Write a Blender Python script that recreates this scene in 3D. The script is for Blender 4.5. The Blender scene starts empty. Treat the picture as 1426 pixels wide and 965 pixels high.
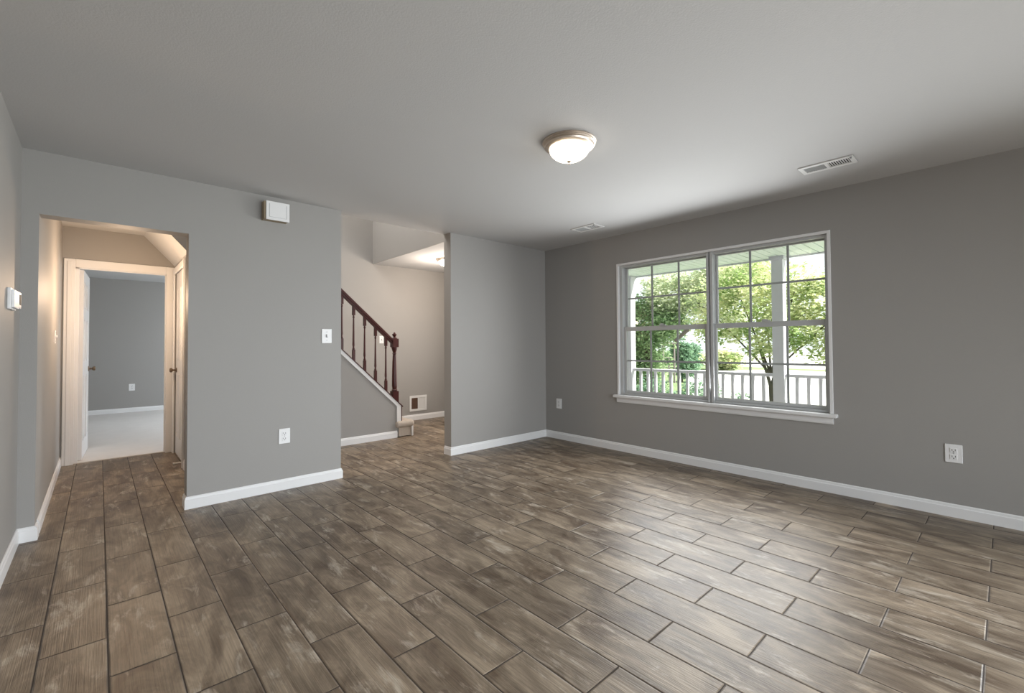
import bpy, bmesh, math, random
from mathutils import Vector, Matrix

scene = bpy.context.scene
COL = scene.collection
PI = math.pi

# ------------------------------------------------------------------ camera
F_PX, YAW, PITCH, ROLL, CY, CAM_H = 628.907, .7402, .0197, -.0056, 468.761, 1.1932
cam_data = bpy.data.cameras.new('camera')
cam = bpy.data.objects.new('camera', cam_data)
COL.objects.link(cam)
fw = Vector((math.sin(YAW)*math.cos(PITCH), math.cos(YAW)*math.cos(PITCH), math.sin(PITCH)))
rt = Vector((math.cos(YAW), -math.sin(YAW), 0))
up = rt.cross(fw)
r2 = rt*math.cos(ROLL) + up*math.sin(ROLL)
u2 = -rt*math.sin(ROLL) + up*math.cos(ROLL)
m = Matrix((r2, u2, -fw)).transposed().to_4x4()
m.translation = Vector((0, 0, CAM_H))
cam.matrix_world = m
cam_data.sensor_width = 36
cam_data.sensor_fit = 'HORIZONTAL'
cam_data.lens = F_PX*36/1426
cam_data.shift_y = -(482.5-CY)/1426
cam_data.clip_start = .02
cam_data.clip_end = 300
scene.camera = cam

# ------------------------------------------------------------------ colour management, world, sun, lights
vs = scene.view_settings
vs.view_transform = 'Standard'
vs.look = 'None'
vs.gamma = 1
vs.use_curve_mapping = False
vs.exposure = 0.08

world = bpy.data.worlds.new('world')
scene.world = world
world.use_nodes = True
bg = world.node_tree.nodes['Background']
bg.inputs[0].default_value = (.93, .97, 1, 1)
SKY = 1.5
bg.inputs[1].default_value = SKY

def light(name, kind, loc, energy, color, rot=(0, 0, 0), size=None, size_y=None, radius=None, aim=None, spread=None):
    d = bpy.data.lights.new(name, kind)
    d.energy = energy
    d.color = color
    if kind == 'AREA':
        d.shape = 'RECTANGLE'
        d.size = size
        d.size_y = size_y or size
        if spread: d.spread = spread
    if radius is not None and kind in ('POINT', 'SPOT'):
        d.shadow_soft_size = radius
    if kind == 'SUN':
        d.angle = math.radians(.6)
    o = bpy.data.objects.new(name, d)
    COL.objects.link(o)
    o.location = loc
    if aim is not None:
        o.rotation_euler = Vector(aim).to_track_quat('-Z', 'Y').to_euler()
    else:
        o.rotation_euler = rot
    return o

XWALL = 4.344
SUN_DIR = Vector((.30, -.62, .72))
light('sun', 'SUN', (10, -10, 20), 13, (1, .95, .86), aim=-SUN_DIR)
# fill lights added behind the camera, and daylight of the other rooms' windows
light('rear_added_fill', 'AREA', (2.1, -2.42, 1.20), 56, (.88, .94, 1.0), size=2.7, size_y=1.5, aim=(-.04, 1, -.33), spread=math.radians(98))  # unseen fill added to brighten the room, set at an invented rear door
light('front_window_daylight', 'AREA', (XWALL-.008, 1.962, 1.37), 45, (.96, .98, 1.0), size=1.88, size_y=1.36, aim=(-1, 0, -.06), spread=math.radians(152))
light('right_added_fill', 'AREA', (XWALL+.05, -1.25, 1.40), 24, (.88, .94, 1.0), size=1.15, size_y=1.2, aim=(-1, .85, -.22), spread=math.radians(90))  # unseen fill added to brighten the left wall, at an invented window
light('bedroom_window_daylight', 'AREA', (3.25, 8.9, 1.4), 85, (.84, .92, 1.0), size=1.6, size_y=1.3, aim=(-1, 0, -.35))
light('hall_lamp_light', 'POINT', (.16, 5.50, 1.68), 27, (1, .70, .46), radius=.03)
light('upper_landing_light', 'AREA', (1.25, 5.3, 4.3), 70, (1, .95, .90), size=1.4, size_y=1.4, aim=(1, 0, -.7))
light('foyer_door_daylight', 'AREA', (4.25, 4.85, 1.3), 27, (1, .93, .87), size=.8, size_y=1.5, aim=(-1, .25, 0))

# ------------------------------------------------------------------ materials
def new_mat(name):
    mt = bpy.data.materials.new(name)
    mt.use_nodes = True
    nt = mt.node_tree
    b = nt.nodes['Principled BSDF']
    return mt, nt, b

def lin(r, g, b):
    f = lambda c: (c/255/12.92) if c/255 <= .04045 else ((c/255+.055)/1.055)**2.4
    return (f(r), f(g), f(b), 1)

def simple(name, color, rough=.5, metal=0, noise=0.0, nscale=8, bump=0.0, bscale=200, spec=.5):
    mt, nt, b = new_mat(name)
    b.inputs['Base Color'].default_value = color
    b.inputs['Roughness'].default_value = rough
    b.inputs['Metallic'].default_value = metal
    b.inputs['Specular IOR Level'].default_value = spec
    tc = nt.nodes.new('ShaderNodeTexCoord')
    if noise:
        n = nt.nodes.new('ShaderNodeTexNoise')
        n.inputs['Scale'].default_value = nscale
        n.inputs['Detail'].default_value = 4
        nt.links.new(tc.outputs['Object'], n.inputs['Vector'])
        mx = nt.nodes.new('ShaderNodeMix'); mx.data_type = 'RGBA'
        mx.inputs[6].default_value = tuple(c*(1-noise) for c in color[:3])+(1,)
        mx.inputs[7].default_value = tuple(min(1, c*(1+noise)) for c in color[:3])+(1,)
        nt.links.new(n.outputs['Fac'], mx.inputs[0])
        nt.links.new(mx.outputs[2], b.inputs['Base Color'])
    if bump:
        n2 = nt.nodes.new('ShaderNodeTexNoise')
        n2.inputs['Scale'].default_value = bscale
        n2.inputs['Detail'].default_value = 3
        nt.links.new(tc.outputs['Object'], n2.inputs['Vector'])
        bp_ = nt.nodes.new('ShaderNodeBump')
        bp_.inputs['Strength'].default_value = bump
        bp_.inputs['Distance'].default_value = .002
        nt.links.new(n2.outputs['Fac'], bp_.inputs['Height'])
        nt.links.new(bp_.outputs['Normal'], b.inputs['Normal'])
    return mt

M = {}
M['wall'] = simple('wall_paint', (.335, .325, .310, 1), .6, noise=.02, nscale=1.5, bump=.25, bscale=160, spec=.3)
M['ceiling'] = simple('ceiling_paint', (.53, .53, .528, 1), .8, noise=.015, nscale=2, bump=.3, bscale=120, spec=.2)
M['trim'] = simple('white_trim_paint', (.78, .78, .78, 1), .35, noise=.02, nscale=6)
M['vinyl'] = simple('white_vinyl', (.47, .48, .48, 1), .35, noise=.02, nscale=6)
M['muntin'] = simple('grey_white_vinyl_grid', (.32, .34, .34, 1), .4, noise=.02, nscale=6)
M['plate'] = simple('white_plastic', (.80, .80, .80, 1), .35, noise=.01)
M['slot'] = simple('dark_slot', (.03, .03, .03, 1), .7, noise=.1)
M['greyplastic'] = simple('grey_plastic', (.35, .36, .36, 1), .5, noise=.05)
M['nickel'] = simple('brushed_nickel', (.62, .54, .46, 1), .46, metal=1, noise=.08, nscale=40)
M['brass'] = simple('aged_bronze', (.22, .16, .11, 1), .35, metal=.9, noise=.1, nscale=30)
M['cherry'] = simple('dark_cherry_wood', (.060, .010, .009, 1), .3, noise=.35, nscale=14)
M['carpet'] = simple('beige_carpet', (.50, .44, .38, 1), .95, noise=.12, nscale=60, bump=1, bscale=350, spec=.1)
M['carpet_room'] = simple('pale_grey_carpet', (.70, .67, .64, 1), .95, noise=.06, nscale=5, bump=.8, bscale=300, spec=.1)
M['chimewood'] = simple('tan_chime_side', (.30, .235, .15, 1), .5, noise=.15, nscale=20)
M['register'] = simple('register_white', (.70, .70, .69, 1), .4, noise=.02)
M['brownvent'] = simple('vent_dark_interior', (.16, .09, .06, 1), .7, noise=.15)
M['porchpaint'] = simple('porch_white_paint', (.70, .68, .77, 1), .5, noise=.04, nscale=10)
M['soffit'] = simple('soffit_vinyl', (.78, .84, .83, 1), .5, noise=.03)
M['porchfloor'] = simple('porch_concrete', (.45, .44, .42, 1), .8, noise=.1, nscale=12)
M['bark'] = simple('tree_bark', (.10, .085, .07, 1), .9, noise=.3, nscale=25, bump=.6, bscale=40)
M['grass'] = simple('lawn_grass', (.17, .23, .10, 1), .95, noise=.35, nscale=.6, bump=.8, bscale=60)
M['concrete'] = simple('sunlit_concrete', (.62, .61, .58, 1), .85, noise=.05, nscale=3)
M['siding'] = simple('exterior_siding', (.70, .70, .70, 1), .7, noise=.02)
M['darkmetal'] = simple('weathered_arbor_wood', (.20, .18, .17, 1), .8, noise=.2, nscale=15)

def leaf_mat(name, ca, cb, nscale=2.5):
    mt, nt, b = new_mat(name)
    tc = nt.nodes.new('ShaderNodeTexCoord')
    n = nt.nodes.new('ShaderNodeTexNoise'); n.inputs['Scale'].default_value = nscale; n.inputs['Detail'].default_value = 5
    nt.links.new(tc.outputs['Object'], n.inputs['Vector'])
    cr = nt.nodes.new('ShaderNodeValToRGB')
    cr.color_ramp.elements[0].position = .38; cr.color_ramp.elements[0].color = ca
    cr.color_ramp.elements[1].position = .62; cr.color_ramp.elements[1].color = cb
    nt.links.new(n.outputs['Fac'], cr.inputs[0])
    nt.links.new(cr.outputs[0], b.inputs['Base Color'])
    b.inputs['Roughness'].default_value = .6
    tr = nt.nodes.new('ShaderNodeBsdfTranslucent')
    nt.links.new(cr.outputs[0], tr.inputs['Color'])
    mix = nt.nodes.new('ShaderNodeMixShader'); mix.inputs[0].default_value = .4
    nt.links.new(b.outputs[0], mix.inputs[1]); nt.links.new(tr.outputs[0], mix.inputs[2])
    nt.links.new(mix.outputs[0], nt.nodes['Material Output'].inputs['Surface'])
    return mt
M['leaf_yellow'] = leaf_mat('maple_leaves', (.30, .42, .15, 1), (.80, .80, .52, 1))
M['leaf_green'] = leaf_mat('green_leaves', (.20, .33, .16, 1), (.46, .58, .34, 1))
M['leaf_pale'] = leaf_mat('pale_leaves', (.36, .44, .26, 1), (.80, .82, .62, 1))
M['leaf_dark'] = leaf_mat('shrub_leaves', (.13, .25, .16, 1), (.30, .46, .30, 1))

def glass_mat():
    mt, nt, b = new_mat('window_glass')
    nt.nodes.remove(b)
    t = nt.nodes.new('ShaderNodeBsdfTransparent'); t.inputs[0].default_value = (.96, .98, .97, 1)
    g = nt.nodes.new('ShaderNodeBsdfGlossy'); g.inputs['Roughness'].default_value = .02
    fr = nt.nodes.new('ShaderNodeFresnel'); fr.inputs[0].default_value = 1.25
    mx = nt.nodes.new('ShaderNodeMixShader')
    nt.links.new(fr.outputs[0], mx.inputs[0]); nt.links.new(t.outputs[0], mx.inputs[1]); nt.links.new(g.outputs[0], mx.inputs[2])
    nt.links.new(mx.outputs[0], nt.nodes['Material Output'].inputs['Surface'])
    return mt
M['glass'] = glass_mat()

def lamp_mat(name, strength):
    mt, nt, b = new_mat(name)
    b.inputs['Base Color'].default_value = (.9, .88, .84, 1)
    b.inputs['Roughness'].default_value = .3
    b.inputs['Emission Color'].default_value = (1, .87, .70, 1)
    b.inputs['Emission Strength'].default_value = strength
    return mt
M['lampglass'] = lamp_mat('lit_opal_glass', 5.5)

def floor_mat():
    mt, nt, b = new_mat('wood_look_tile')
    N = nt.nodes.new; L = nt.links.new
    tc = N('ShaderNodeTexCoord')
    sp = N('ShaderNodeSeparateXYZ'); L(tc.outputs['Object'], sp.inputs[0])
    def math_(op, a, c=None):
        n = N('ShaderNodeMath'); n.operation = op
        for i, v in enumerate((a, c)):
            if v is None: continue
            if isinstance(v, (int, float)): n.inputs[i].default_value = v
            else: L(v, n.inputs[i])
        return n.outputs[0]
    yy = math_('SUBTRACT', sp.outputs[1], .078)
    xx = math_('SUBTRACT', sp.outputs[0], .035)
    cv = N('ShaderNodeCombineXYZ'); L(yy, cv.inputs[0]); L(xx, cv.inputs[1])
    def brick(mortar, smooth):
        br = N('ShaderNodeTexBrick')
        br.offset = .5; br.offset_frequency = 2; br.squash = 1
        L(cv.outputs[0], br.inputs['Vector'])
        br.inputs['Color1'].default_value = (0, 0, 0, 1)
        br.inputs['Color2'].default_value = (1, 1, 1, 1)
        br.inputs['Mortar'].default_value = (.5, .5, .5, 1)
        br.inputs['Scale'].default_value = 1
        br.inputs['Mortar Size'].default_value = mortar
        br.inputs['Mortar Smooth'].default_value = smooth
        br.inputs['Bias'].default_value = 0
        br.inputs['Brick Width'].default_value = .61
        br.inputs['Row Height'].default_value = .2
        return br
    b0 = brick(0, 0)
    b1 = brick(.0024, .25)
    b2 = brick(.007, 1)
    rnd = N('ShaderNodeSeparateColor'); L(b0.outputs['Color'], rnd.inputs[0])
    r = math_('MULTIPLY', rnd.outputs[0], 61.7)
    def vec(sx, sy, z=None):
        c = N('ShaderNodeCombineXYZ')
        L(math_('MULTIPLY', sp.outputs[0], sx), c.inputs[0]); L(math_('MULTIPLY', sp.outputs[1], sy), c.inputs[1])
        L(z if z is not None else r, c.inputs[2])
        return c.outputs[0]
    cloud = N('ShaderNodeTexNoise'); cloud.inputs['Scale'].default_value = 1; cloud.inputs['Detail'].default_value = 5
    cloud.inputs['Roughness'].default_value = .62; cloud.inputs['Distortion'].default_value = .7
    L(vec(9, 3.2), cloud.inputs['Vector'])
    patch = N('ShaderNodeTexNoise'); patch.inputs['Scale'].default_value = 1; patch.inputs['Detail'].default_value = 6
    patch.inputs['Roughness'].default_value = .7; patch.inputs['Distortion'].default_value = .4
    L(vec(13, 3.6, math_('ADD', r, 20)), patch.inputs['Vector'])
    grain = N('ShaderNodeTexNoise'); grain.inputs['Scale'].default_value = 1; grain.inputs['Detail'].default_value = 3
    grain.inputs['Distortion'].default_value = .35
    L(vec(190, 4), grain.inputs['Vector'])
    cr = N('ShaderNodeValToRGB'); e = cr.color_ramp.elements
    e[0].position = .34; e[0].color = (.085, .055, .033, 1)
    e[1].position = .68; e[1].color = (.310, .243, .172, 1)
    x = cr.color_ramp.elements.new(.5); x.color = (.175, .132, .090, 1)
    L(cloud.outputs['Fac'], cr.inputs[0])
    # chalky white-washed patches
    pr_ = N('ShaderNodeValToRGB'); pr_.color_ramp.elements[0].position = .56; pr_.color_ramp.elements[1].position = .68
    L(patch.outputs['Fac'], pr_.inputs[0])
    m1 = N('ShaderNodeMix'); m1.data_type = 'RGBA'
    L(math_('MULTIPLY', pr_.outputs[0], .75), m1.inputs[0]); L(cr.outputs[0], m1.inputs[6]); m1.inputs[7].default_value = (.45, .39, .315, 1)
    # fine grain streaks
    gr = N('ShaderNodeMapRange'); gr.inputs['From Min'].default_value = .3; gr.inputs['From Max'].default_value = .7
    gr.inputs['To Min'].default_value = .76; gr.inputs['To Max'].default_value = 1.18
    L(grain.outputs['Fac'], gr.inputs['Value'])
    # tone of each plank
    tn = N('ShaderNodeMapRange'); tn.inputs['To Min'].default_value = .86; tn.inputs['To Max'].default_value = 1.12
    L(rnd.outputs[0], tn.inputs['Value'])
    mul = math_('MULTIPLY', gr.outputs[0], tn.outputs[0])
    vm = N('ShaderNodeVectorMath'); vm.operation = 'SCALE'
    L(m1.outputs[2], vm.inputs[0]); L(mul, vm.inputs['Scale'])
    m2 = N('ShaderNodeMix'); m2.data_type = 'RGBA'
    L(b1.outputs['Fac'], m2.inputs[0]); L(vm.outputs[0], m2.inputs[6]); m2.inputs[7].default_value = (.040, .028, .021, 1)
    L(m2.outputs[2], b.inputs['Base Color'])
    rr = N('ShaderNodeMapRange'); rr.inputs['To Min'].default_value = .34; rr.inputs['To Max'].default_value = .48
    L(cloud.outputs['Fac'], rr.inputs['Value'])
    L(math_('ADD', rr.outputs[0], math_('MULTIPLY', b1.outputs['Fac'], .4)), b.inputs['Roughness'])
    b.inputs['Specular IOR Level'].default_value = .55
    h = math_('SUBTRACT', math_('MULTIPLY', grain.outputs['Fac'], .8), math_('MULTIPLY', b2.outputs['Fac'], 1.6))
    bu = N('ShaderNodeBump'); bu.inputs['Strength'].default_value = .7; bu.inputs['Distance'].default_value = .0022
    L(h, bu.inputs['Height']); L(bu.outputs[0], b.inputs['Normal'])
    return mt
M['floor'] = floor_mat()

# ------------------------------------------------------------------ mesh helpers
class MB:
    def __init__(self):
        self.bm = bmesh.new()
    def box(self, x0, x1, y0, y1, z0, z1):
        v = [self.bm.verts.new(p) for p in ((x0,y0,z0),(x1,y0,z0),(x1,y1,z0),(x0,y1,z0),(x0,y0,z1),(x1,y0,z1),(x1,y1,z1),(x0,y1,z1))]
        for f in ((3,2,1,0),(4,5,6,7),(0,1,5,4),(1,2,6,5),(2,3,7,6),(3,0,4,7)):
            self.bm.faces.new([v[i] for i in f])
        return self
    def prism(self, pts, axis, a, b):
        """polygon pts (2D) extruded along axis from a to b. axis x: pts=(y,z); y: (x,z); z: (x,y)"""
        def P(p, t):
            return {'x': (t, p[0], p[1]), 'y': (p[0], t, p[1]), 'z': (p[0], p[1], t)}[axis]
        A = [self.bm.verts.new(P(p, a)) for p in pts]
        B = [self.bm.verts.new(P(p, b)) for p in pts]
        n = len(pts)
        self.bm.faces.new(A); self.bm.faces.new(B[::-1])
        for i in range(n):
            self.bm.faces.new((A[i], B[i], B[(i+1) % n], A[(i+1) % n]))
        return self
    def lathe(self, prof, cx=0, cy=0, n=24, axis='z', flip=False):
        """prof: list of (r, h)"""
        rings = []
        for r, h in prof:
            ring = []
            if r < 1e-6:
                ring = [self.bm.verts.new(self._ax(cx, cy, 0, 0, h, axis))]
            else:
                for k in range(n):
                    a = 2*PI*k/n
                    ring.append(self.bm.verts.new(self._ax(cx, cy, r*math.cos(a), r*math.sin(a), h, axis)))
            rings.append(ring)
        for A, B in zip(rings, rings[1:]):
            for k in range(n):
                k2 = (k+1) % n
                if len(A) == 1 and len(B) == 1: continue
                if len(A) == 1: self.bm.faces.new((A[0], B[k], B[k2]))
                elif len(B) == 1: self.bm.faces.new((A[k], B[0], A[k2]))
                else: self.bm.faces.new((A[k], B[k], B[k2], A[k2]))
        if len(rings[0]) > 1: self.bm.faces.new(rings[0])
        if len(rings[-1]) > 1: self.bm.faces.new(rings[-1][::-1])
        return self
    def _ax(self, cx, cy, u, v, h, axis):
        if axis == 'z': return (cx+u, cy+v, h)
        if axis == 'x': return (h, cx+u, cy+v)
        return (cx+u, h, cy+v)
    def tube(self, p, q, r0, r1=None, n=8):
        r1 = r0 if r1 is None else r1
        p = Vector(p); q = Vector(q); d = (q-p).normalized()
        a = d.orthogonal().normalized(); b_ = d.cross(a)
        A = [self.bm.verts.new(p+(a*math.cos(2*PI*k/n)+b_*math.sin(2*PI*k/n))*r0) for k in range(n)]
        B = [self.bm.verts.new(q+(a*math.cos(2*PI*k/n)+b_*math.sin(2*PI*k/n))*r1) for k in range(n)]
        for k in range(n):
            self.bm.faces.new((A[k], A[(k+1) % n], B[(k+1) % n], B[k]))
        self.bm.faces.new(A[::-1]); self.bm.faces.new(B)
        return self
    def build(self, name, mat, parent=None, bevel=0, smooth=False, origin=None, seg=2):
        bm = self.bm
        bmesh.ops.recalc_face_normals(bm, faces=bm.faces)
        if bevel:
            bmesh.ops.bevel(bm, geom=[e for e in bm.edges if e.is_manifold and e.calc_face_angle(0) > .6], offset=bevel, segments=seg, affect='EDGES', profile=.5, clamp_overlap=True)
        if smooth:
            for f in bm.faces: f.smooth = True
        me = bpy.data.meshes.new(name)
        bm.to_mesh(me); bm.free()
        me.materials.append(mat)
        o = bpy.data.objects.new(name, me)
        COL.objects.link(o)
        off = Vector((0, 0, 0))
        if parent is not None:
            off = Vector(parent.location)
            o.parent = parent
            if off.length:
                me.transform(Matrix.Translation(-off))
        elif origin is not None:
            me.transform(Matrix.Translation(-Vector(origin)))
            o.location = origin
        if smooth:
            try: me.set_sharp_from_angle(angle=math.radians(40))
            except Exception: pass
        return o

def thing(name, label, cat, loc=(0, 0, 0), group=None, kind=None):
    o = bpy.data.objects.new(name, None)
    o.empty_display_size = .1
    COL.objects.link(o); o.location = loc
    if label: o['label'] = label
    if cat: o['category'] = cat
    if group: o['group'] = group
    if kind: o['kind'] = kind
    return o
def tag(o, label, cat, group=None, kind=None):
    if label: o['label'] = label
    if cat: o['category'] = cat
    if group: o['group'] = group
    if kind: o['kind'] = kind
    return o
def struct(o, label=None, cat=None):
    o['kind'] = 'structure'
    if label: o['label'] = label
    if cat: o['category'] = cat
    return o

# ------------------------------------------------------------------ dimensions
H = 2.44
XL, XO1, XO2, XA, XS, XW = -.366, -.288, .485, 1.629, 2.839, 4.344
YA, YB, YS, YF = 4.10, 4.23, 5.40, 6.46
YR = -2.3
BH, BT = .089, .014
XV = 3.06          # edge of the foyer ceiling at the stairwell
TOP = 5.0

# ------------------------------------------------------------------ shell
struct(MB().box(-.7, XW+.15, YR-.15, YF+.03, -.1, 0).build('floor', M['floor']), 'brown wood-look plank tile floor running through room, hall and foyer', 'floor')
struct(MB().box(-1.2, 3.3, YF+.03, 11.1, -.1, .008).build('floor_bedroom', M['carpet_room']), 'pale carpet floor of the bedroom beyond the hall door', 'floor')
c = MB()
c.box(XL-.15, XW+.15, YR-.15, YB, H, H+.2)
struct(c.build('ceiling', M['ceiling']), 'flat off-white ceiling of the empty living room', 'ceiling')
struct(MB().box(XV, XW+.15, YB, YF+.12, H, H+.2).build('ceiling_foyer', M['ceiling']), 'flat white foyer ceiling beside the stairwell', 'ceiling')
struct(MB().box(-.45, .9, YB, YF+.1, H, H+.2).build('ceiling_hall', M['ceiling']), 'flat hall ceiling in warm light above the bedroom door', 'ceiling')
struct(MB().box(-1.2, 3.3, YF+.1, 11.1, H, H+.1).build('ceiling_bedroom', M['ceiling']), 'white ceiling of the bedroom beyond the hall', 'ceiling')
struct(MB().box(.9, XW, YB, YF+.2, TOP, TOP+.1).build('ceiling_stairwell', M['ceiling']), 'upper ceiling of the open stairwell', 'ceiling')

struct(MB().box(XL-.15, XL, YR-.15, YA, 0, H).build('wall_left', M['wall']), 'light-struck grey wall at the far left', 'wall')
w = MB()
w.box(XL-.15, XO1, YA, YB, 0, H); w.box(XO1, XO2, YA, YB, 2.041, H); w.box(XO2, XA, YA, YB, 0, H)
struct(w.build('wall_back_left', M['wall']), 'grey wall with the open hall doorway', 'wall')
struct(MB().box(XS, XW, YA, YB, 0, H).build('wall_back_right', M['wall']), 'short grey wall between foyer opening and window wall', 'wall')
# window wall
WY0, WY1, WZ0, WZ1 = .955, 2.972, .632, 2.10
w = MB()
w.box(XW, XW+.15, YR-.15, -1.87, 0, H); w.box(XW, XW+.15, -.63, WY0, 0, H); w.box(XW, XW+.15, -1.87, -.63, 0, WZ0); w.box(XW, XW+.15, -1.87, -.63, WZ1, H); w.box(XW, XW+.15, WY1, YF+.2, 0, H)
w.box(XW, XW+.15, WY0, WY1, 0, WZ0); w.box(XW, XW+.15, WY0, WY1, WZ1, H)
struct(w.build('wall_right', M['wall']), 'grey wall holding the wide double window', 'wall')
w = MB()
w.box(XL, .3, YR-.15, YR, 0, H); w.box(3.7, XW, YR-.15, YR, 0, H); w.box(.3, 3.7, YR-.15, YR, 2.08, H)
struct(w.build('wall_rear', M['wall']))
f = MB()
f.box(.3, 3.7, YR-.12, YR-.02, 0, .05); f.box(.3, 3.7, YR-.12, YR-.02, 2.03, 2.08)
for x in (.3, 1.39, 2.54, 3.63): f.box(x, x+.07, YR-.12, YR-.02, .05, 2.03)
o = struct(f.build('door_3_added', M['vinyl']))  # unseen glazed door frame, added to go with the rear fill light
f = MB()
f.box(XW+.06, XW+.12, -1.87, -1.82, WZ0, WZ1); f.box(XW+.06, XW+.12, -.68, -.63, WZ0, WZ1)
f.box(XW+.06, XW+.12, -1.82, -.68, WZ0, WZ0+.05); f.box(XW+.06, XW+.12, -1.82, -.68, WZ1-.05, WZ1); f.box(XW+.06, XW+.12, -1.82, -.68, 1.35, 1.39)
struct(f.build('window_2_added', M['vinyl'], bevel=.003))  # unseen window frame, added around the fill light behind the camera
# hall
struct(MB().box(XO1-.15, XO1, YB, YF, 0, H).build('wall_hall_left', M['wall']), 'hall side wall in warm light left of the bedroom door', 'wall')
DX0, DX1, DZ = -.19, .562, 2.03
w = MB()
w.box(XO1-.15, DX0-.015, YF, YF+.12, 0, H); w.box(DX1+.015, 3.3, YF, YF+.12, 0, TOP); w.box(DX0-.015, DX1+.015, YF, YF+.12, DZ+.015, H)
w.box(3.3, XW, YF, YF+.12, 0, TOP)
struct(w.build('wall_hall_end', M['wall']), 'warm-lit wall at the end of hall and foyer', 'wall')
# closet wall below the stairs with its sloped soffit
XC = .63
w = MB()
w.box(XC, XC+.1, YS+.1, YS+.16, 0, 2.12); w.box(XC, XC+.1, 6.36, YF, 0, 2.12); w.box(XC, XC+.1, YS+.16, 6.36, 2.03, 2.12)
struct(w.build('wall_closet', M['wall']))
struct(MB().prism([(.353, 2.4395), (.38, 2.4395), (.82, 1.975), (.80, 1.975), (XC, 2.130)], 'y', YS+.002, YF).build('ceiling_soffit', M['ceiling']), 'sloped soffit below the stairs at the hall end', 'ceiling')
# stair side wall: polygon under the stringer (face y = YS)
def capz(x): return 1.175-.94*(x-2.14)
w = MB()
pts = [(XC, 0), (2.905, 0), (2.905, capz(2.905)-.012), (.80, capz(.80)-.012), (.353, 2.44), (XC, 2.13)]
w.prism(pts, 'y', YS, YS+.1)
struct(w.build('wall_stair_side', M['wall']), 'grey knee wall rising beside the carpeted stairs', 'wall')
# upper stairwell
struct(MB().box(XV-.012, XV, YB, YF, H, TOP).build('wall_stairwell_right', M['wall']), 'grey stairwell face above the foyer ceiling edge', 'wall')
struct(MB().box(.9, XV-.012, YB-.13, YB, H+.2, TOP).build('wall_stairwell_front', M['wall']))
struct(MB().box(.8, .9, YB, YF, H+.0, TOP).build('wall_stairwell_left', M['wall']))
# bedroom
struct(MB().box(-1.3, 3.4, 10.9, 11.0, 0, H).build('wall_bedroom_back', M['wall']), 'cool grey bedroom wall seen through the hall door', 'wall')
struct(MB().box(-1.3, -1.2, YF+.12, 10.9, 0, H).build('wall_bedroom_left', M['wall']))
w = MB()
w.box(3.3, 3.4, YF+.12, 8.0, 0, H); w.box(3.3, 3.4, 9.8, 10.9, 0, H); w.box(3.3, 3.4, 8.0, 9.8, 0, .7); w.box(3.3, 3.4, 8.0, 9.8, 2.1, H)
struct(w.build('wall_bedroom_right', M['wall']))
struct(MB().box(-1.3, XO1-.15, YF+.0, YF+.12, 0, H).build('wall_bedroom_front', M['wall']))

# ------------------------------------------------------------------ baseboards (profiled, mitred at corners)
def base_run(mb, pts, closed=False):
    """run of baseboard along pts (x,y); body is to the LEFT of travel"""
    prof = [(0, 0), (BT, 0), (BT, BH*.74), (BT*.72, BH*.80), (BT*.60, BH*.93), (BT*.25, BH), (0, BH)]
    n = len(pts)
    P = [Vector(p).to_2d() for p in pts]
    rings = []
    for i in range(n):
        d0 = (P[i]-P[i-1]).normalized() if i > 0 else None
        d1 = (P[i+1]-P[i]).normalized() if i < n-1 else None
        n0 = Vector((-d0.y, d0.x)) if d0 is not None else None
        n1 = Vector((-d1.y, d1.x)) if d1 is not None else None
        if n0 is None: nn = n1
        elif n1 is None: nn = n0
        else:
            nn = (n0+n1); nn = nn/ (nn.dot(n0))
        rings.append([mb.bm.verts.new((P[i].x+nn.x*a, P[i].y+nn.y*a, z)) for a, z in prof])
    for A, B in zip(rings, rings[1:]):
        k = len(A)
        for j in range(k):
            mb.bm.faces.new((A[j], A[(j+1) % k], B[(j+1) % k], B[j]))
    mb.bm.faces.new(rings[0]); mb.bm.faces.new(rings[-1][::-1])
V2 = lambda x, y: Vector((x, y, 0))
b = MB(); base_run(b, [V2(XO1, YB-.05), V2(XO1, YA), V2(XL, YA), V2(XL, YR)])
struct(b.build('baseboard_left', M['trim']), 'white baseboard around the far left wall corner', 'baseboard')
b = MB(); base_run(b, [V2(XA, YB-.01), V2(XA, YA), V2(XO2, YA), V2(XO2, YB-.01)])
struct(b.build('baseboard_back_left', M['trim']), 'white baseboard between hall doorway and foyer opening', 'baseboard')
b = MB(); base_run(b, [V2(XW, YR), V2(XW, YA), V2(XS, YA), V2(XS, YB-.01)])
struct(b.build('baseboard_right', M['trim']), 'long white baseboard under the window and round the corner', 'baseboard')
b = MB(); base_run(b, [V2(XW, YB), V2(XW, YF), V2(3.12, YF)])
struct(b.build('baseboard_foyer', M['trim']), 'white baseboard below the foyer wall register', 'baseboard')
b = MB(); base_run(b, [V2(2.885, YS), V2(XC, YS), V2(XC, YS+.09)])
struct(b.build('baseboard_stairs', M['trim']), 'white baseboard along the stair knee wall', 'baseboard')
b = MB(); base_run(b, [V2(XO1+.01, YF), V2(XO1, YF), V2(XO1, YB)])
struct(b.build('baseboard_hall', M['trim']), 'white baseboard along the left hall wall', 'baseboard')
b = MB(); base_run(b, [V2(3.3, 10.9), V2(-1.2, 10.9)])
struct(b.build('baseboard_bedroom', M['trim']), 'white baseboard across the bedroom back wall', 'baseboard')

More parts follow.
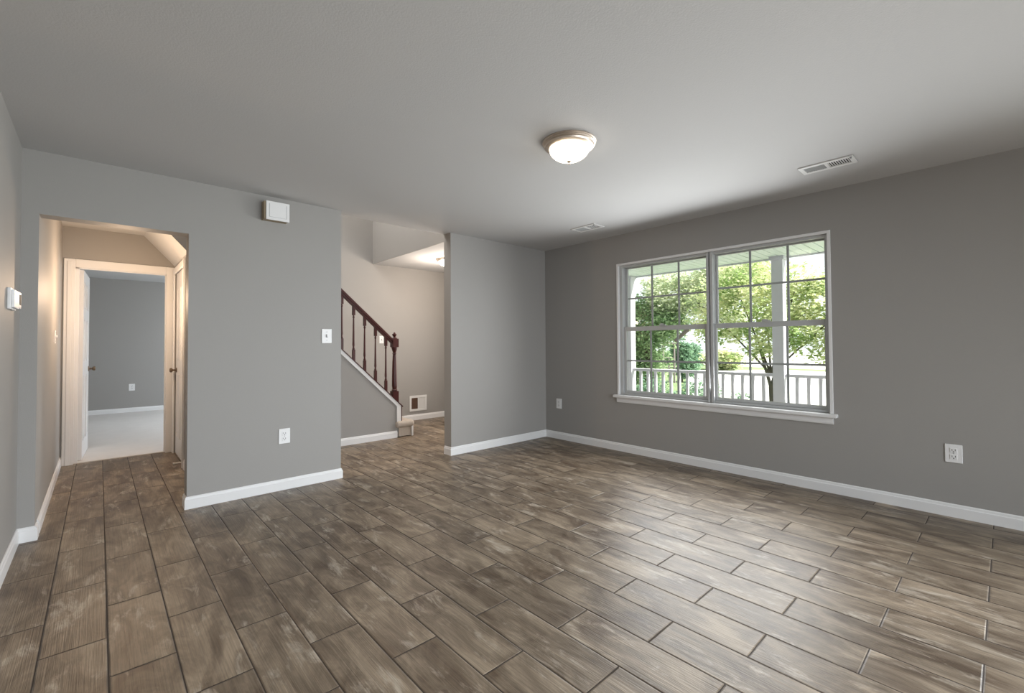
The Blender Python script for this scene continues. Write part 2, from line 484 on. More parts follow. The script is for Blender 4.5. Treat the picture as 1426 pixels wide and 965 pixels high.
# ------------------------------------------------------------------ front window
win = thing('window_1', 'wide white double window with gridded sashes over the porch', 'window', (XW, 1.96, WZ0), kind='structure')
t = MB()   # thin jamb liner that edges the drywall opening
t.box(XW-.006, XW+.15, WY1-.012, WY1+.012, WZ0, WZ1+.012); t.box(XW-.006, XW+.15, WY0-.012, WY0+.012, WZ0, WZ1+.012)
t.box(XW-.006, XW+.15, WY0+.012, WY1-.012, WZ1-.012, WZ1+.012)
t.build('jamb_liner', M['trim'], win, bevel=.003)
t = MB()
FX0, FX1 = XW+.022, XW+.12
t.box(FX0, FX1, WY1-.047, WY1-.012, WZ0, WZ1-.012)
t.box(FX0, FX1, WY0+.012, WY0+.032, WZ0, WZ1-.012)
t.box(FX0, FX1, WY0+.032, WY1-.047, WZ1-.035, WZ1-.012)
t.box(FX0, FX1, WY0+.032, WY1-.047, WZ0, WZ0+.022)
t.box(FX0-.012, FX1, 1.900, 1.924, WZ0, WZ1-.012); t.box(FX0-.012, FX1, 1.940, 1.962, WZ0, WZ1-.012); t.box(FX0+.006, FX1, 1.924, 1.940, WZ0, WZ1-.012)
t.build('window_frame', M['vinyl'], win, bevel=.003)
def sash(y0, y1, z0, z1, xa, xb, st, rb, rtop, muny, munz):
    s = MB()
    s.box(xa, xb, y0, y0+st, z0, z1); s.box(xa, xb, y1-st, y1, z0, z1)
    s.box(xa, xb, y0+st, y1-st, z0, z0+rb); s.box(xa, xb, y0+st, y1-st, z1-rtop, z1)
    so = s.build('sash', M['vinyl'], win, bevel=.003)
    xm = (xa+xb)/2
    g = MB().box(xm-.002, xm+.002, y0+st-.004, y1-st+.004, z0+rb-.004, z1-rtop+.004)
    def kid(o):
        o.parent = so
        o.matrix_parent_inverse = Matrix()
        return o
    go = g.build('pane', M['glass'], win); go.parent = so
    mu = MB()
    for y in muny: mu.box(xm-.005, xm+.005, y-.009, y+.009, z0+rb, z1-rtop)
    yl = [y0+st]+sorted(muny)+[y1-st]
    for ya, yb in zip(yl, yl[1:]):
        mu.box(xm-.005, xm+.005, ya+(.009 if ya != y0+st else 0), yb-(.009 if yb != y1-st else 0), munz-.009, munz+.009)
    mo = mu.build('muntin_grid', M['muntin'], win); mo.parent = so
    return so
UX, LX = (XW+.084, XW+.112), (XW+.046, XW+.076)
sash(1.962, 2.925, 1.352, 2.065, *UX, .030, .040, .012, (2.593, 2.286), 1.715)
sash(.987, 1.900, 1.352, 2.065, *UX, .018, .040, .012, (1.277, 1.587), 1.735)
sash(1.962, 2.925, .654, 1.395, *LX, .034, .030, .048, (2.593, 2.286), 1.016)
sash(.987, 1.900, .654, 1.395, *LX, .018, .030, .048, (1.281, 1.587), 1.018)
for y in (2.44, 1.44):
    l = MB(); l.box(XW+.028, XW+.046, y-.035, y+.035, 1.395, 1.407); l.box(XW+.026, XW+.036, y-.012, y+.03, 1.407, 1.417)
    l.build('sash_lock', M['vinyl'], win, bevel=.002)
s = MB()
s.box(XW-.048, XW+.045, .914, 3.018, WZ0-.030, WZ0-.0005)
s.build('window_sill', M['trim'], win, bevel=.006, seg=3)
s = MB()
s.prism([(XW-.020, .602), (XW, .602), (XW, .548), (XW-.012, .548), (XW-.016, .560), (XW-.016, .590)], 'y', .945, 2.987)
s.build('window_apron', M['trim'], win)

# ------------------------------------------------------------------ hall doors
d = thing('door_1', 'white bedroom door standing open inward at the hall end', 'door', (DX0, YF+.11, 0), kind='structure')
c = MB()
cw = .085
c.box(DX0-cw, DX0+.002, YF-.018, YF, 0, DZ+cw-.005); c.box(DX1-.002, DX1+.067, YF-.018, YF, 0, DZ+cw-.005)
c.box(DX0+.002, DX1-.002, YF-.018, YF, DZ-.005, DZ+cw-.005)
c.box(DX0-.025, DX0-.06, YF-.026, YF-.018, 0, DZ+.055); 
co = c.build('door_casing', M['trim'], d, bevel=.005)
c = MB()
c.box(DX0-.015, DX0, YF, YF+.12, 0, DZ); c.box(DX1, DX1+.015, YF, YF+.12, 0, DZ); c.box(DX0-.015, DX1+.015, YF, YF+.12, DZ, DZ+.015)
c.box(DX0, DX0+.030, YF+.035, YF+.085, 0, DZ); c.box(DX1-.012, DX1, YF+.035, YF+.075, 0, DZ); c.box(DX0, DX1, YF+.035, YF+.075, DZ-.012, DZ)
c.build('door_jamb', M['trim'], d, bevel=.002)
# the slab, local frame then rotated about the hinge
def slab(w_, h_, t_, panels):
    mb = MB(); mb.box(0, w_, 0, t_, .012, h_)
    for (x0, x1, z0, z1) in panels:
        for yy0, yy1 in ((-.004, 0), (t_, t_+.004)):
            mb.box(x0, x1, yy0, yy1, z0, z0+.02); mb.box(x0, x1, yy0, yy1, z1-.02, z1)
            mb.box(x0, x0+.02, yy0, yy1, z0, z1); mb.box(x1-.02, x1, yy0, yy1, z0, z1)
    return mb
def knob_mesh(x, t_, z):
    mb = MB()
    for s_, o_ in ((-1, 0), (1, t_)):
        prof = [(.0, 0), (.030, .0), (.030, .006), (.012, .010), (.010, .030), (.020, .036), (.027, .048), (.024, .060), (.0, .066)]
        mb.lathe([(r_, o_+s_*h_) for r_, h_ in prof], x, z, 20, 'y')
    return mb
PAN = [(.10, .33, .2, .9), (.41, .64, .2, .9), (.10, .33, 1.05, 1.5), (.41, .64, 1.05, 1.5), (.10, .33, 1.62, 1.9), (.41, .64, 1.62, 1.9)]
ang = math.radians(87.2)
R_ = Matrix.Rotation(ang, 4, 'Z')
def place_local(o, loc, rot):
    o.data.transform(rot)
    o.data.transform(Matrix.Translation(Vector(loc)))
leaf = slab(.73, 2.02, .035, PAN).build('door_leaf', M['trim'], None, bevel=.002)
leaf.parent = d; place_local(leaf, (.062, .022, 0), R_)
k = knob_mesh(.68, .035, .95).build('door_handle', M['brass'], None, smooth=True)
k.parent = leaf; place_local(k, (.062, .022, 0), R_)
hg = MB()
for z in (.25, 1.05, 1.82): hg.lathe([(.008, z-.045), (.008, z+.045)], .006, .012, 10)
hg.build('hinge', M['nickel'], None).parent = d

# closet door on the right, flush in its wall (plane x = XC)
d2 = thing('door_2', 'white closet door in the right hall wall below the sloped soffit', 'door', (XC, YS+.16, 0), kind='structure')
c = MB()
c.box(XC-.016, XC, YS+.10, YS+.172, 0, 2.085); c.box(XC-.016, XC, 6.348, 6.415, 0, 2.085); c.box(XC-.016, XC, YS+.172, 6.348, 2.018, 2.085)
c.box(XC-.024, XC-.016, YS+.105, YS+.125, 0, 2.085)
c.build('door_casing', M['trim'], d2, bevel=.004)
lf = MB().box(XC+.012, XC+.045, YS+.165, 6.352, .01, 2.025)
for y0, y1 in ((5.66, 5.92), (6.0, 6.26)):
    for z0, z1 in ((.2, .9), (1.05, 1.85)):
        lf.box(XC+.008, XC+.012, y0, y1, z0, z0+.02); lf.box(XC+.008, XC+.012, y0, y1, z1-.02, z1)
        lf.box(XC+.008, XC+.012, y0, y0+.02, z0+.02, z1-.02); lf.box(XC+.008, XC+.012, y1-.02, y1, z0+.02, z1-.02)
lf = lf.build('door_leaf', M['trim'], d2)
k = MB().lathe([(0, XC+.012), (.026, XC+.011), (.026, XC+.005), (.010, XC), (.010, XC-.022), (.022, XC-.030), (.026, XC-.042), (.018, XC-.054), (0, XC-.056)], 6.27, .94, 20, 'x')
k = k.build('door_handle', M['brass'], d2, smooth=True); k.parent = lf
# spring stop on the stair baseboard corner
s = thing('door_stop', 'small white spring door stop low on the right hall baseboard', 'door stop', (XC, 5.53, .05))
sp = MB(); sp.lathe([(.012, XC-.003), (.012, XC-.016-.003), (.006, XC-.02), (.006, XC-.075)], 5.53, .055, 12, 'x'); sp.build('spring', M['plate'], s, smooth=True)
MB().lathe([(0, XC-.073), (.009, XC-.075), (.009, XC-.088), (0, XC-.092)], 5.53, .055, 12, 'x').build('rubber_tip', M['plate'], s, smooth=True)

# ------------------------------------------------------------------ outlets and switches
def outlet(cx_, cz, face, label, facing, w_=.088, h_=.125, group=None):
    """facing '-y' : on plane y=face ; '-x' : on plane x=face ; cx_ is the coordinate along the wall"""
    loc = (cx_, face, cz) if facing == '-y' else (face, cx_, cz)
    o = thing('wall_outlet', label, 'outlet', loc)
    def B(mb, u0, u1, d0, d1, z0, z1):
        if facing == '-y': mb.box(cx_+u0, cx_+u1, face-d1, face-d0, cz+z0, cz+z1)
        else: mb.box(face-d1, face-d0, cx_+u0, cx_+u1, cz+z0, cz+z1)
    p = MB(); B(p, -w_/2, w_/2, 0, .006, -h_/2, h_/2); p.build('cover_plate', M['plate'], o, bevel=.003)
    for zc in (-.022, .022):
        s_ = MB(); B(s_, -.019, .019, .006, .009, zc-.016, zc+.016); so = s_.build('socket', M['plate'], o, bevel=.004)
        h = MB(); B(h, -.010, -.007, .0085, .0095, zc-.003, zc+.009); B(h, .006, .009, .0085, .0095, zc-.003, zc+.009); B(h, -.003, .003, .0085, .0095, zc-.012, zc-.006)
        ho = h.build('slots', M['slot'], o); ho.parent = so
    sc = MB(); B(sc, -.003, .003, .006, .0072, -.003, .003); sc.build('screw', M['greyplastic'], o)
    return o
outlet(1.152, .446, YA, 'white duplex outlet low on the wall between hall doorway and foyer opening', '-y')
outlet(3.868, .449, XW, 'small white outlet low on the window wall near the room corner', '-x')
outlet(.259, .434, XW, 'white outlet low on the wall right of the window', '-x')
outlet(.448, .463, 10.9, 'white outlet on the bedroom wall seen through the open hall door', '-y')

def switch(cx_, cz, face, label, facing, w_=.088, h_=.127):
    loc = (cx_, face, cz) if facing == '-y' else (face, cx_, cz)
    o = thing('light_switch', label, 'light switch', loc)
    sg = -1 if facing in ('-y', '-x') else 1
    def B(mb, u0, u1, d0, d1, z0, z1):
        a, b_ = sorted((face+sg*d0, face+sg*d1))
        if facing == '-y': mb.box(cx_+u0, cx_+u1, a, b_, cz+z0, cz+z1)
        else: mb.box(a, b_, cx_+u0, cx_+u1, cz+z0, cz+z1)
    p = MB(); B(p, -w_/2, w_/2, 0, .006, -h_/2, h_/2); p.build('cover_plate', M['plate'], o, bevel=.003)
    t_ = MB(); B(t_, -.005, .005, .006, .020, -.003, .014); t_.build('toggle', M['plate'], o, bevel=.002)
    for zs in (.034, -.040):
        s_ = MB(); B(s_, -.003, .003, .006, .0072, zs, zs+.006); s_.build('screw', M['greyplastic'], o)
    r_ = MB(); B(r_, -.008, .008, .006, .0066, -.014, .014); r_.build('toggle_slot', M['greyplastic'], o)
    return o
switch(1.499, 1.287, YA, 'white toggle switch plate beside the foyer opening', '-y')
switch(5.56, 1.29, XO1, 'white toggle switch on the left hall wall', '+x', .07, .115)
switch(3.19, 1.295, YF, 'white switch plate on the foyer wall behind the stair railing', '-y', .07, .115)

# door chime
o = thing('door_chime', 'square white door chime box high on the grey wall near the ceiling', 'door chime', (1.075, YA, 2.30))
MB().box(.972, 1.156, YA-.072, YA, 2.232, 2.378).build('chime_body', M['chimewood'], o, bevel=.002)['label'] = 'tan chime body sides'
MB().box(.986, 1.162, YA-.083, YA-.072, 2.229, 2.381).build('chime_cover', M['plate'], o, bevel=.002)
g = MB()
for x in (1.008, 1.138): g.box(x, x+.003, YA-.0838, YA-.083, 2.252, 2.362)
g.box(1.011, 1.138, YA-.0838, YA-.083, 2.252, 2.2535)
g.build('grille_line', M['greyplastic'], o)

# thermostat pair on the left wall
o = thing('thermostat', 'wide white thermostat on the far left wall', 'thermostat', (XL, 3.65, 1.46))
MB().box(XL, XL+.014, 3.585, 3.79, 1.405, 1.52).build('back_plate', M['plate'], o, bevel=.003)
MB().box(XL+.014, XL+.027, 3.60, 3.775, 1.413, 1.512).build('cover', M['plate'], o, bevel=.004)
o = thing('control_panel', 'small white wall control with a dark window beside the thermostat', 'control panel', (XL, 3.85, 1.46))
MB().box(XL, XL+.022, 3.815, 3.93, 1.425, 1.52).build('housing', M['plate'], o, bevel=.004)
MB().box(XL+.022, XL+.0235, 3.845, 3.905, 1.445, 1.505).build('display', M['slot'], o)

# ------------------------------------------------------------------ ceiling registers
def register(x0, x1, y0, y1, label, open_low):
    o = thing('ceiling_register', label, 'air vent', ((x0+x1)/2, (y0+y1)/2, H))
    z = H
    f = MB()
    b_ = .028
    f.box(x0, x1, y0, y0+b_, z-.008, z); f.box(x0, x1, y1-b_, y1, z-.008, z)
    f.box(x0, x0+b_*1.2, y0+b_, y1-b_, z-.008, z); f.box(x1-b_*1.2, x1, y0+b_, y1-b_, z-.008, z)
    ym = (y0+y1)/2
    f.box(x0+b_*1.2, x1-b_*1.2, ym-.009, ym+.009, z-.008, z)
    f.build('register_frame', M['register'], o, bevel=.002)
    MB().box(x0+b_*1.1, x1-b_*1.1, y0+b_, y1-b_, z-.0015, z-.0005).build('dark_opening', M['slot'], o)
    n = 9
    for half, tilt in ((0, 1), (1, -1)):
        a0, a1 = (y0+b_, ym-.009) if half == 0 else (ym+.009, y1-b_)
        s_ = MB()
        p = (a1-a0)/n
        for k_ in range(n):
            yc = a0+(k_+.5)*p
            if tilt == 1:   # blades angled so the camera looks between them
                s_.prism([(yc+.02*p, z-.0030), (yc+.36*p, z-.0030), (yc+.36*p, z-.0018), (yc+.02*p, z-.0018)], 'x', x0+b_*1.1, x1-b_*1.1)
            else:
                s_.prism([(yc-.40*p, z-.0035), (yc+.34*p, z-.0075), (yc+.44*p, z-.0062), (yc-.36*p, z-.0020)], 'x', x0+b_*1.1, x1-b_*1.1)
        s_.build('louvers', M['register'] if tilt == 1 else M['greyplastic'], o)
    MB().box(x0+.012, x0+.020, y0+.006, y0+.018, z-.020, z-.008).build('damper_lever', M['greyplastic'], o)
    return o
register(3.650, 3.815, .662, .980, 'larger white ceiling register near the window wall at right', 0)
register(3.722, 3.905, 2.822, 3.135, 'small-looking white ceiling register above the left end of the window', 0)

# ------------------------------------------------------------------ ceiling lamps
def ceiling_lamp(cx_, cy_, label, k=1.0):
    o = thing('ceiling_lamp', label, 'ceiling lamp', (0, 0, 0))
    o['group'] = 'round flush ceiling lamps'
    fl = MB().lathe([(0, H), (.172, H), (.174, H-.006), (.168, H-.012), (.170, H-.018), (.166, H-.024), (.160, H-.026), (.156, H-.036), (.146, H-.040), (.138, H-.044), (.1, H-.040), (0, H-.040)], cx_, cy_, 48)
    fl.build('trim_ring', M['nickel'], o, smooth=True)
    pr_ = [(.130, H-.038)]
    for k_ in range(1, 13):
        a = PI/2*k_/12
        pr_.append((.130*math.cos(a), H-.042-.082*math.sin(a)))
    MB().lathe(pr_, cx_, cy_, 48).build('glass_shade', M['lampglass'], o, smooth=True)
    z = H-.124
    MB().lathe([(0, z+.004), (.016, z+.002), (.017, z-.004), (.008, z-.009), (.006, z-.014), (.0075, z-.019), (0, z-.022)], cx_, cy_, 20).build('finial', M['nickel'], o, smooth=True)
    for ch in o.children:
        ch.data.transform(Matrix.Translation((-cx_, -cy_, -H)))
        ch.data.transform(Matrix.Diagonal((k, k, k, 1)))
    o.location = (cx_, cy_, H)
    return o
ceiling_lamp(2.12, 1.79, 'lit round flush ceiling lamp with nickel ring in the main room', .945)
ceiling_lamp(3.67, 5.41, 'lit round ceiling lamp in the foyer, half hidden behind the short wall', .85)
light('foyer_lamp_glow', 'POINT', (3.67, 5.41, 2.20), 28, (1, .84, .70), radius=.12)

# ------------------------------------------------------------------ stairs
st = thing('staircase', 'carpeted stairs climbing left behind the grey knee wall', 'stairs', (3.10, 5.95, 0))
RISE, RUN = .2, .2175
X0 = 3.098
for i in range(10):
    xa = X0-RUN*i
    zt = RISE*(i+1)-.012
    y0 = 5.40 if i == 0 else YS+.1
    s = MB()
    if i == 0:
        s.box(2.906, xa, 5.385, YF-.002, 0.012, zt-.03)
    else:
        s.box(xa-RUN, xa, y0, YF-.002, zt-RISE+.0, zt-.03)
    riser = s.build('riser', M['carpet'], st)
    t_ = MB()
    ye = 5.355 if i == 0 else YS+.1
    if i == 0:
        t_.box(2.860, xa+.030, ye, YF-.002, zt-.066, zt+.024)
        to = t_.build('carpet_tread', M['carpet'], st, bevel=.040, seg=6, smooth=True)
    else:
        t_.box(xa-RUN+.0, xa+.028, ye, YF-.002, zt-.045, zt)
        to = t_.build('carpet_tread', M['carpet'], st, bevel=.016, seg=3, smooth=True)
MB().box(3.086, 3.112, 5.372, 5.386, 0, .150).build('corner_bead', M['trim'], st, bevel=.003)['label'] = 'white corner strip of the bottom step'

# railing
rl = thing('stair_railing', 'dark cherry railing with turned balusters beside the stairs', 'railing', (2.866, YS+.05, .5))
YR_ = YS+.035
cap = MB()
def cz(x): return capz(x)
cap.prism([(.85, cz(.85)-.012), (2.962, cz(2.962)-.012), (2.962, cz(2.962)+.002), (.85, cz(.85)+.002)], 'y', YS-.022, YS+.105)
cap.build('shoe_rail', M['cherry'], rl)
MB().box(2.940, 2.953, YS-.010, YS+.10, .19, cz(2.945)-.012).build('end_strip', M['cherry'], rl)
w = MB()
w.prism([(.85, cz(.85)-.072), (2.86, cz(2.86)-.072), (2.88, cz(2.88)-.075), (2.88, .19), (2.938, .19), (2.938, cz(2.938)-.0125), (.85, cz(.85)-.0125)], 'y', YS-.014, YS)
w.build('skirt_board', M['trim'], rl)['label'] = 'white skirt board below the dark shoe rail'
def rz(x): return 1.905-.89*(x-2.145)
hr = MB()
hr.prism([(1.10, rz(1.10)-.075), (2.835, rz(2.835)-.075), (2.835, rz(2.835)-.006), (1.10, rz(1.10)-.006)], 'y', YR_-.022, YR_+.022)
hr.prism([(1.10, rz(1.10)-.045), (2.835, rz(2.835)-.045), (2.835, rz(2.835)), (1.10, rz(1.10))], 'y', YR_-.031, YR_+.031)
hr.build('handrail', M['cherry'], rl, bevel=.006)
def baluster(x):
    zb = cz(x)-.006; zt = rz(x)-.06
    mb = MB()
    h = zt-zb
    s_ = .0155
    mb.box(x-s_, x+s_, YR_-s_, YR_+s_, zb, zb+.150)
    mb.box(x-s_, x+s_, YR_-s_, YR_+s_, zt-.115, zt+.0)
    a, b_ = zb+.150, zt-.115
    L_ = b_-a
    prof = [(.0105, a), (.017, a+.010), (.012, a+.020), (.010, a+.03), (.0155, a+.06), (.0135, a+.10), (.0115, a+L_*.55), (.0095, b_-.05), (.009, b_-.035), (.015, b_-.022), (.0095, b_-.012), (.0095, b_)]
    mb.lathe(prof, x, YR_, 14)
    return mb.build('baluster', M['cherry'], rl)
for x in (1.739, 1.882, 2.026, 2.169, 2.316, 2.458, 2.602, 2.745): baluster(x)
nx = 2.868
n_ = MB()
q = .041
n_.box(nx-q, nx+q, YR_-q, YR_+q, cz(nx+q)-.004, .605)
n_.prism([(nx-q, YR_-q), (nx+q, YR_-q), (nx+q, YR_+q), (nx-q, YR_+q)], 'z', 1.180, 1.292)
n_.lathe([(.028, .605), (.037, .612), (.037, .622), (.027, .632), (.030, .645), (.034, .67), (.034, .74), (.029, .95), (.023, 1.07), (.021, 1.085), (.030, 1.095), (.021, 1.107), (.026, 1.125), (.036, 1.155), (.040, 1.180)], nx, YR_, 24)
n_.lathe([(.040, 1.292), (.034, 1.302), (.018, 1.308), (.014, 1.318), (.022, 1.328), (.029, 1.343), (.031, 1.350), (.016, 1.358), (.012, 1.366), (.010, 1.372), (0, 1.378)], nx, YR_, 24)
n_.build('newel_post', M['cherry'], rl, bevel=0)

# foyer wall register
vx0, vx1, vz0, vz1 = 3.668, 3.985, .145, .392
o = thing('wall_register', 'white two-panel wall register low on the foyer wall', 'air vent', ((vx0+vx1)/2, YF, vz0))
f = MB()
f.box(vx0, vx1, YF-.012, YF, vz0, vz0+.035); f.box(vx0, vx1, YF-.012, YF, vz1-.035, vz1)
f.box(vx0, vx0+.035, YF-.012, YF, vz0+.035, vz1-.035); f.box(vx1-.035, vx1, YF-.012, YF, vz0+.035, vz1-.035)
xm = (vx0+vx1)/2
f.box(xm-.008, xm+.008, YF-.012, YF, vz0+.035, vz1-.035)
f.build('register_frame', M['register'], o, bevel=.002)
MB().box(vx0+.03, xm, YF-.002, YF-.0005, vz0+.03, vz1-.03).build('dark_opening', M['brownvent'], o)
for (a, b_, mt_) in ((vx0+.035, xm-.008, 'brownvent'), (xm+.008, vx1-.035, 'register')):
    s = MB()
    n = 8
    for k_ in range(n):
        x = a+(k_+.5)*(b_-a)/n
        if mt_ == 'brownvent': s.box(x-.002, x+.002, YF-.010, YF-.002, vz0+.035, vz1-.035)
        else: s.prism([(x-.0065, YF-.003), (x+.0055, YF-.010), (x+.0070, YF-.009), (x-.004, YF-.002)], 'z', vz0+.035, vz1-.035)
    s.build('louvers', M[mt_] if mt_ != 'register' else M['register'], o)
# floor register at the foyer
o = thing('floor_register', 'dark floor register tucked beside the short wall in the foyer', 'floor vent', (4.10, 5.90, 0))
MB().box(3.955, 4.26, 5.84, 5.95, .0005, .006).build('register_frame', M['brass'], o, bevel=.002)
s = MB()
for k_ in range(12): s.box(3.975+k_*.0225, 3.985+k_*.0225, 5.855, 5.935, .006, .0075)
s.build('slots', M['slot'], o)

# ------------------------------------------------------------------ porch
PX0, PX1 = XW+.15, 6.52
struct(MB().box(PX0, PX1, -5, 5.5, -.25, -.10).build('floor_porch', M['porchfloor']), 'concrete porch floor outside the window', 'porch')
s = MB()
y = -5.0
while y < 6.3:
    s.box(PX0, 6.47, y, y+.088, 2.310, 2.327)
    s.box(PX0, 6.47, y+.088, y+.102, 2.325, 2.327)
    y += .102
struct(s.build('ceiling_porch', M['soffit']), 'grooved pale soffit of the porch roof seen through window', 'porch ceiling')
MB_ = MB().box(PX0, 6.50, -5, 6.3, 2.33, 2.37).prism([(6.47, 2.29), (6.49, 2.29), (6.49, 2.37), (6.47, 2.37)], 'y', -5, 6.3)
struct(MB_.build('roof_porch', M['porchpaint']), None, None)
def post(yc, label):
    o = thing('porch_post', label, 'porch post', (6.41, yc, -.1), group='square white porch posts')
    MB().box(6.344, 6.476, yc-.066, yc+.066, -.1, 2.31).build('shaft', M['porchpaint'], o, bevel=.005)
    MB().box(6.325, 6.495, yc-.085, yc+.085, -.1, -.03).build('plinth', M['porchpaint'], o, bevel=.005)
    MB().box(6.325, 6.495, yc-.085, yc+.085, 2.265, 2.3095).build('capital', M['porchpaint'], o, bevel=.004)
post(1.953, 'square white porch post outside the right window sash')
post(4.156, 'square white porch post at the left edge of the left sash')
def railing(y0, y1, label):
    o = thing('porch_railing', label, 'railing', (6.41, (y0+y1)/2, -.1), group='white porch railings')
    MB().box(6.375, 6.445, y0, y1, .775, .815).build('top_rail', M['porchpaint'], o, bevel=.006)
    MB().box(6.385, 6.435, y0, y1, -.02, .03).build('bottom_rail', M['porchpaint'], o, bevel=.004)
    n = int(round((y1-y0)/.127))
    for k_ in range(1, n):
        yc = y0+(y1-y0)*k_/n
        MB().box(6.392, 6.428, yc-.018, yc+.018, .03, .775).build('baluster', M['porchpaint'], o)
railing(2.019, 4.090, 'white porch railing section between the two posts')
railing(-.35, 1.887, 'white porch railing section right of the nearer post')

# ------------------------------------------------------------------ grounds
struct(MB().box(PX1, 90, -60, 90, -.6, -.5).build('ground', M['grass']), 'green lawn beyond the porch', 'lawn')
struct(MB().prism([(9.5, -20), (22, -20), (33, 9.6), (29, 14.5), (10.5, 5.0)], 'z', -.499, -.490).build('driveway', M['concrete']), 'bright sunlit concrete drive beyond the porch', 'driveway')
struct(MB().prism([(30, -20), (90, -20), (90, 60), (46, 40), (36, 14)], 'z', -.4985, -.491).build('road', M['concrete']), 'pale road beyond the lawn', 'road')

def foliage(mb_seed, blobs, nclus, nleaf, size, spread):
    rnd = random.Random(mb_seed)
    verts = []; faces = []
    for (cx_, cy_, cz_, rx, ry, rz_), wgt in blobs:
        for c_ in range(int(nclus*wgt)):
            while True:
                u = Vector((rnd.uniform(-1, 1), rnd.uniform(-1, 1), rnd.uniform(-1, 1)))
                if .25 < u.length < 1: break
            c0 = Vector((cx_+u.x*rx, cy_+u.y*ry, cz_+u.z*rz_))
            for l_ in range(nleaf):
                p = c0+Vector((rnd.gauss(0, spread), rnd.gauss(0, spread), rnd.gauss(0, spread*.55)))
                d1 = Vector((rnd.gauss(0, 1), rnd.gauss(0, 1), rnd.gauss(0, .45))).normalized()
                nz = Vector((rnd.gauss(0, .5), rnd.gauss(0, .5), 1)).normalized()
                d2_ = d1.cross(nz).normalized()
                s_ = size*rnd.uniform(.6, 1.25)
                i = len(verts)
                verts += [p-d1*s_*.5, p+d2_*s_*.36+d1*s_*.05, p+d1*s_*.55-Vector((0, 0, s_*.12)), p-d2_*s_*.36+d1*s_*.05]
                faces.append((i, i+1, i+2, i+3))
    return verts, faces
def add_foliage(name, mat, parent, *a):
    v, f_ = foliage(*a)
    off = Vector(parent.location)
    me = bpy.data.meshes.new(name); me.from_pydata([p-off for p in v], [], f_); me.update()
    me.materials.append(mat)
    o = bpy.data.objects.new(name, me); COL.objects.link(o); o.parent = parent
    return o

# young maple in front of the porch
t = thing('maple_tree', 'young yellow-green tree filling the right window sash', 'tree', (9.9, 3.15, -.5))
tr = MB()
tr.tube((9.9, 3.15, -.5), (9.86, 3.17, .35), .055, .045, 10)
tr.tube((9.86, 3.17, .33), (9.8, 3.35, 1.1), .036, .02); tr.tube((9.86, 3.17, .33), (10.0, 2.95, 1.3), .036, .02)
for e_ in ((9.5, 4.2, 1.9), (9.9, 2.0, 1.8), (10.3, 3.4, 2.5), (9.6, 2.6, 2.4), (9.9, 3.9, 2.6)):
    tr.tube((9.86, 3.17, .6), e_, .022, .007, 6)
tr.build('trunk', M['bark'], t)
add_foliage('foliage', M['leaf_yellow'], t, 5,
    [((9.9, 3.45, 1.95, .9, 1.25, 1.05), 1.2), ((9.9, 2.35, 1.7, .8, .75, .8), .7), ((9.9, 1.55, 1.25, .7, .7, .85), .6), ((9.9, 1.5, 2.35, .6, .6, .25), .09)],
    120, 62, .085, .15)
# large leafy tree further back on the left
t = thing('shade_tree', 'large pale-leaved tree with spreading limbs seen in the left sash', 'tree', (14.6, 6.4, -.5))
tr = MB()
tr.tube((14.5, 6.32, -.5), (14.3, 6.25, 2.1), .15, .10, 10)
tr.tube((14.3, 6.25, 2.0), (13.5, 6.62, 1.70), .08, .06); tr.tube((13.5, 6.62, 1.70), (13.2, 6.95, 1.30), .07, .05)
tr.tube((14.3, 6.25, 1.9), (15.0, 7.4, 3.0), .10, .04); tr.tube((14.3, 6.25, 1.9), (15.4, 5.6, 3.0), .10, .04)
tr.build('trunk', M['bark'], t)
add_foliage('foliage', M['leaf_pale'], t, 11,
    [((15.0, 7.4, 3.0, 1.1, 1.6, .75), 1), ((15, 5.7, 3.4, 1.2, 1.2, .8), .5), ((14.6, 6.0, 2.0, .5, .8, .35), .16), ((15.6, 8.6, 3.7, .8, .8, .4), .15)],
    120, 60, .12, .21)
# dense green tree at left
t = thing('evergreen_tree', 'dense dark green tree at the left edge of the window view', 'tree', (15.2, 9.1, -.5))
MB().tube((15.2, 9.1, -.5), (15.2, 9.1, 1.5), .16, .10, 10).build('trunk', M['bark'], t)
add_foliage('foliage', M['leaf_green'], t, 17,
    [((15.2, 9.35, 1.9, 1.0, 1.25, 1.15), 1.3), ((15.0, 8.1, 1.9, .8, .7, .5), .35), ((15.2, 9.6, .3, .8, .95, .75), .6)],
    120, 70, .13, .22)
# clipped oval shrub
t = thing('oval_shrub', 'rounded dark shrub standing far off on the lawn', 'shrub', (19.6, 10.0, -.5))
MB().tube((19.6, 10.0, -.5), (19.6, 10.0, .3), .05, .04).build('stem', M['bark'], t)
add_foliage('foliage', M['leaf_dark'], t, 23, [((19.6, 10.07, .87, .36, .42, .64), 1), ((19.6, 9.72, .1, .36, .5, .45), .6)], 110, 40, .10, .09)
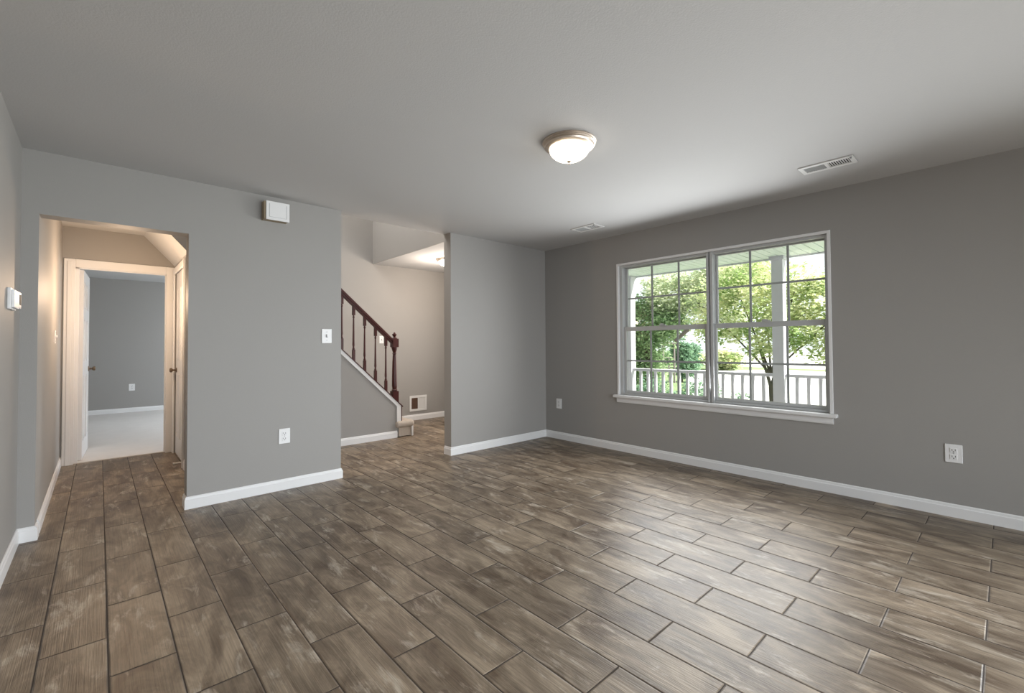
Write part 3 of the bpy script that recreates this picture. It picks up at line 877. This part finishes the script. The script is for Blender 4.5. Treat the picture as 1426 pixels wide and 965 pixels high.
# arbor
t = thing('garden_arbor', 'small weathered garden arbor with crossed lattice on the lawn', 'arbor', (18.6, 10.1, -.5))
for (px_, py_) in ((18.45, 10.27), (18.83, 9.95)):
    MB().box(px_-.03, px_+.03, py_-.03, py_+.03, -.5, 1.25).build('post', M['darkmetal'], t)
MB().tube((18.35, 10.36, 1.25), (18.93, 9.86, 1.25), .035, .035, 6).build('top_beam', M['darkmetal'], t)
x_ = MB()
x_.tube((18.45, 10.27, .62), (18.83, 9.95, .62), .02); x_.tube((18.45, 10.27, .60), (18.83, 9.95, -.2), .02); x_.tube((18.83, 9.95, .60), (18.45, 10.27, -.2), .02); x_.tube((18.64, 10.11, .62), (18.64, 10.11, -.45), .02)
x_.build('lattice', M['darkmetal'], t)
# far shrubs
def shrub(x, y, z, rx, ry, rz_, mat, seed, label, n=90, size=.07, sp=.09, nm='shrub', grp=None):
    t = thing(nm, label, 'shrub', (x, y, -.5), group=grp)
    MB().tube((x, y, -.5), (x, y, z), .03, .02).build('stem', M['bark'], t)
    add_foliage('foliage', mat, t, seed, [((x, y, z, rx, ry, rz_), 1)], n, 42, size, sp)
shrub(31.8, 15.6, .35, 1.0, .8, .9, M['leaf_dark'], 31, 'round far shrub just left of the window mullion', 90, .2, .2)
shrub(30.5, 12.7, .15, .9, 1.1, .6, M['leaf_yellow'], 37, 'low brownish far hedge beneath the young tree', 90, .2, .2, 'hedge')
shrub(35.5, 19.6, .15, 1.0, 1.7, .45, M['leaf_green'], 41, 'low far hedge behind the oval shrub', 90, .2, .2, 'hedge')
# shrubs against the porch
for i, (x, y, r_, lb) in enumerate(((8.0, 5.50, .38, 'green shrub behind the railing at the left porch post'), (8.05, 4.62, .38, 'green shrub behind the railing below the left sash'), (8.05, 3.78, .36, 'green shrub behind the railing just left of the mullion'), (8.4, 3.15, .24, 'smaller sparse shrub behind the railing right of the mullion'))):
    shrub(x, y, .05 if i < 3 else -.05, r_, r_, .52 if i < 3 else .4, M['leaf_dark'], 50+i, lb, 90 if i < 3 else 40, .055, .08, 'shrub', 'shrubs planted along the porch')
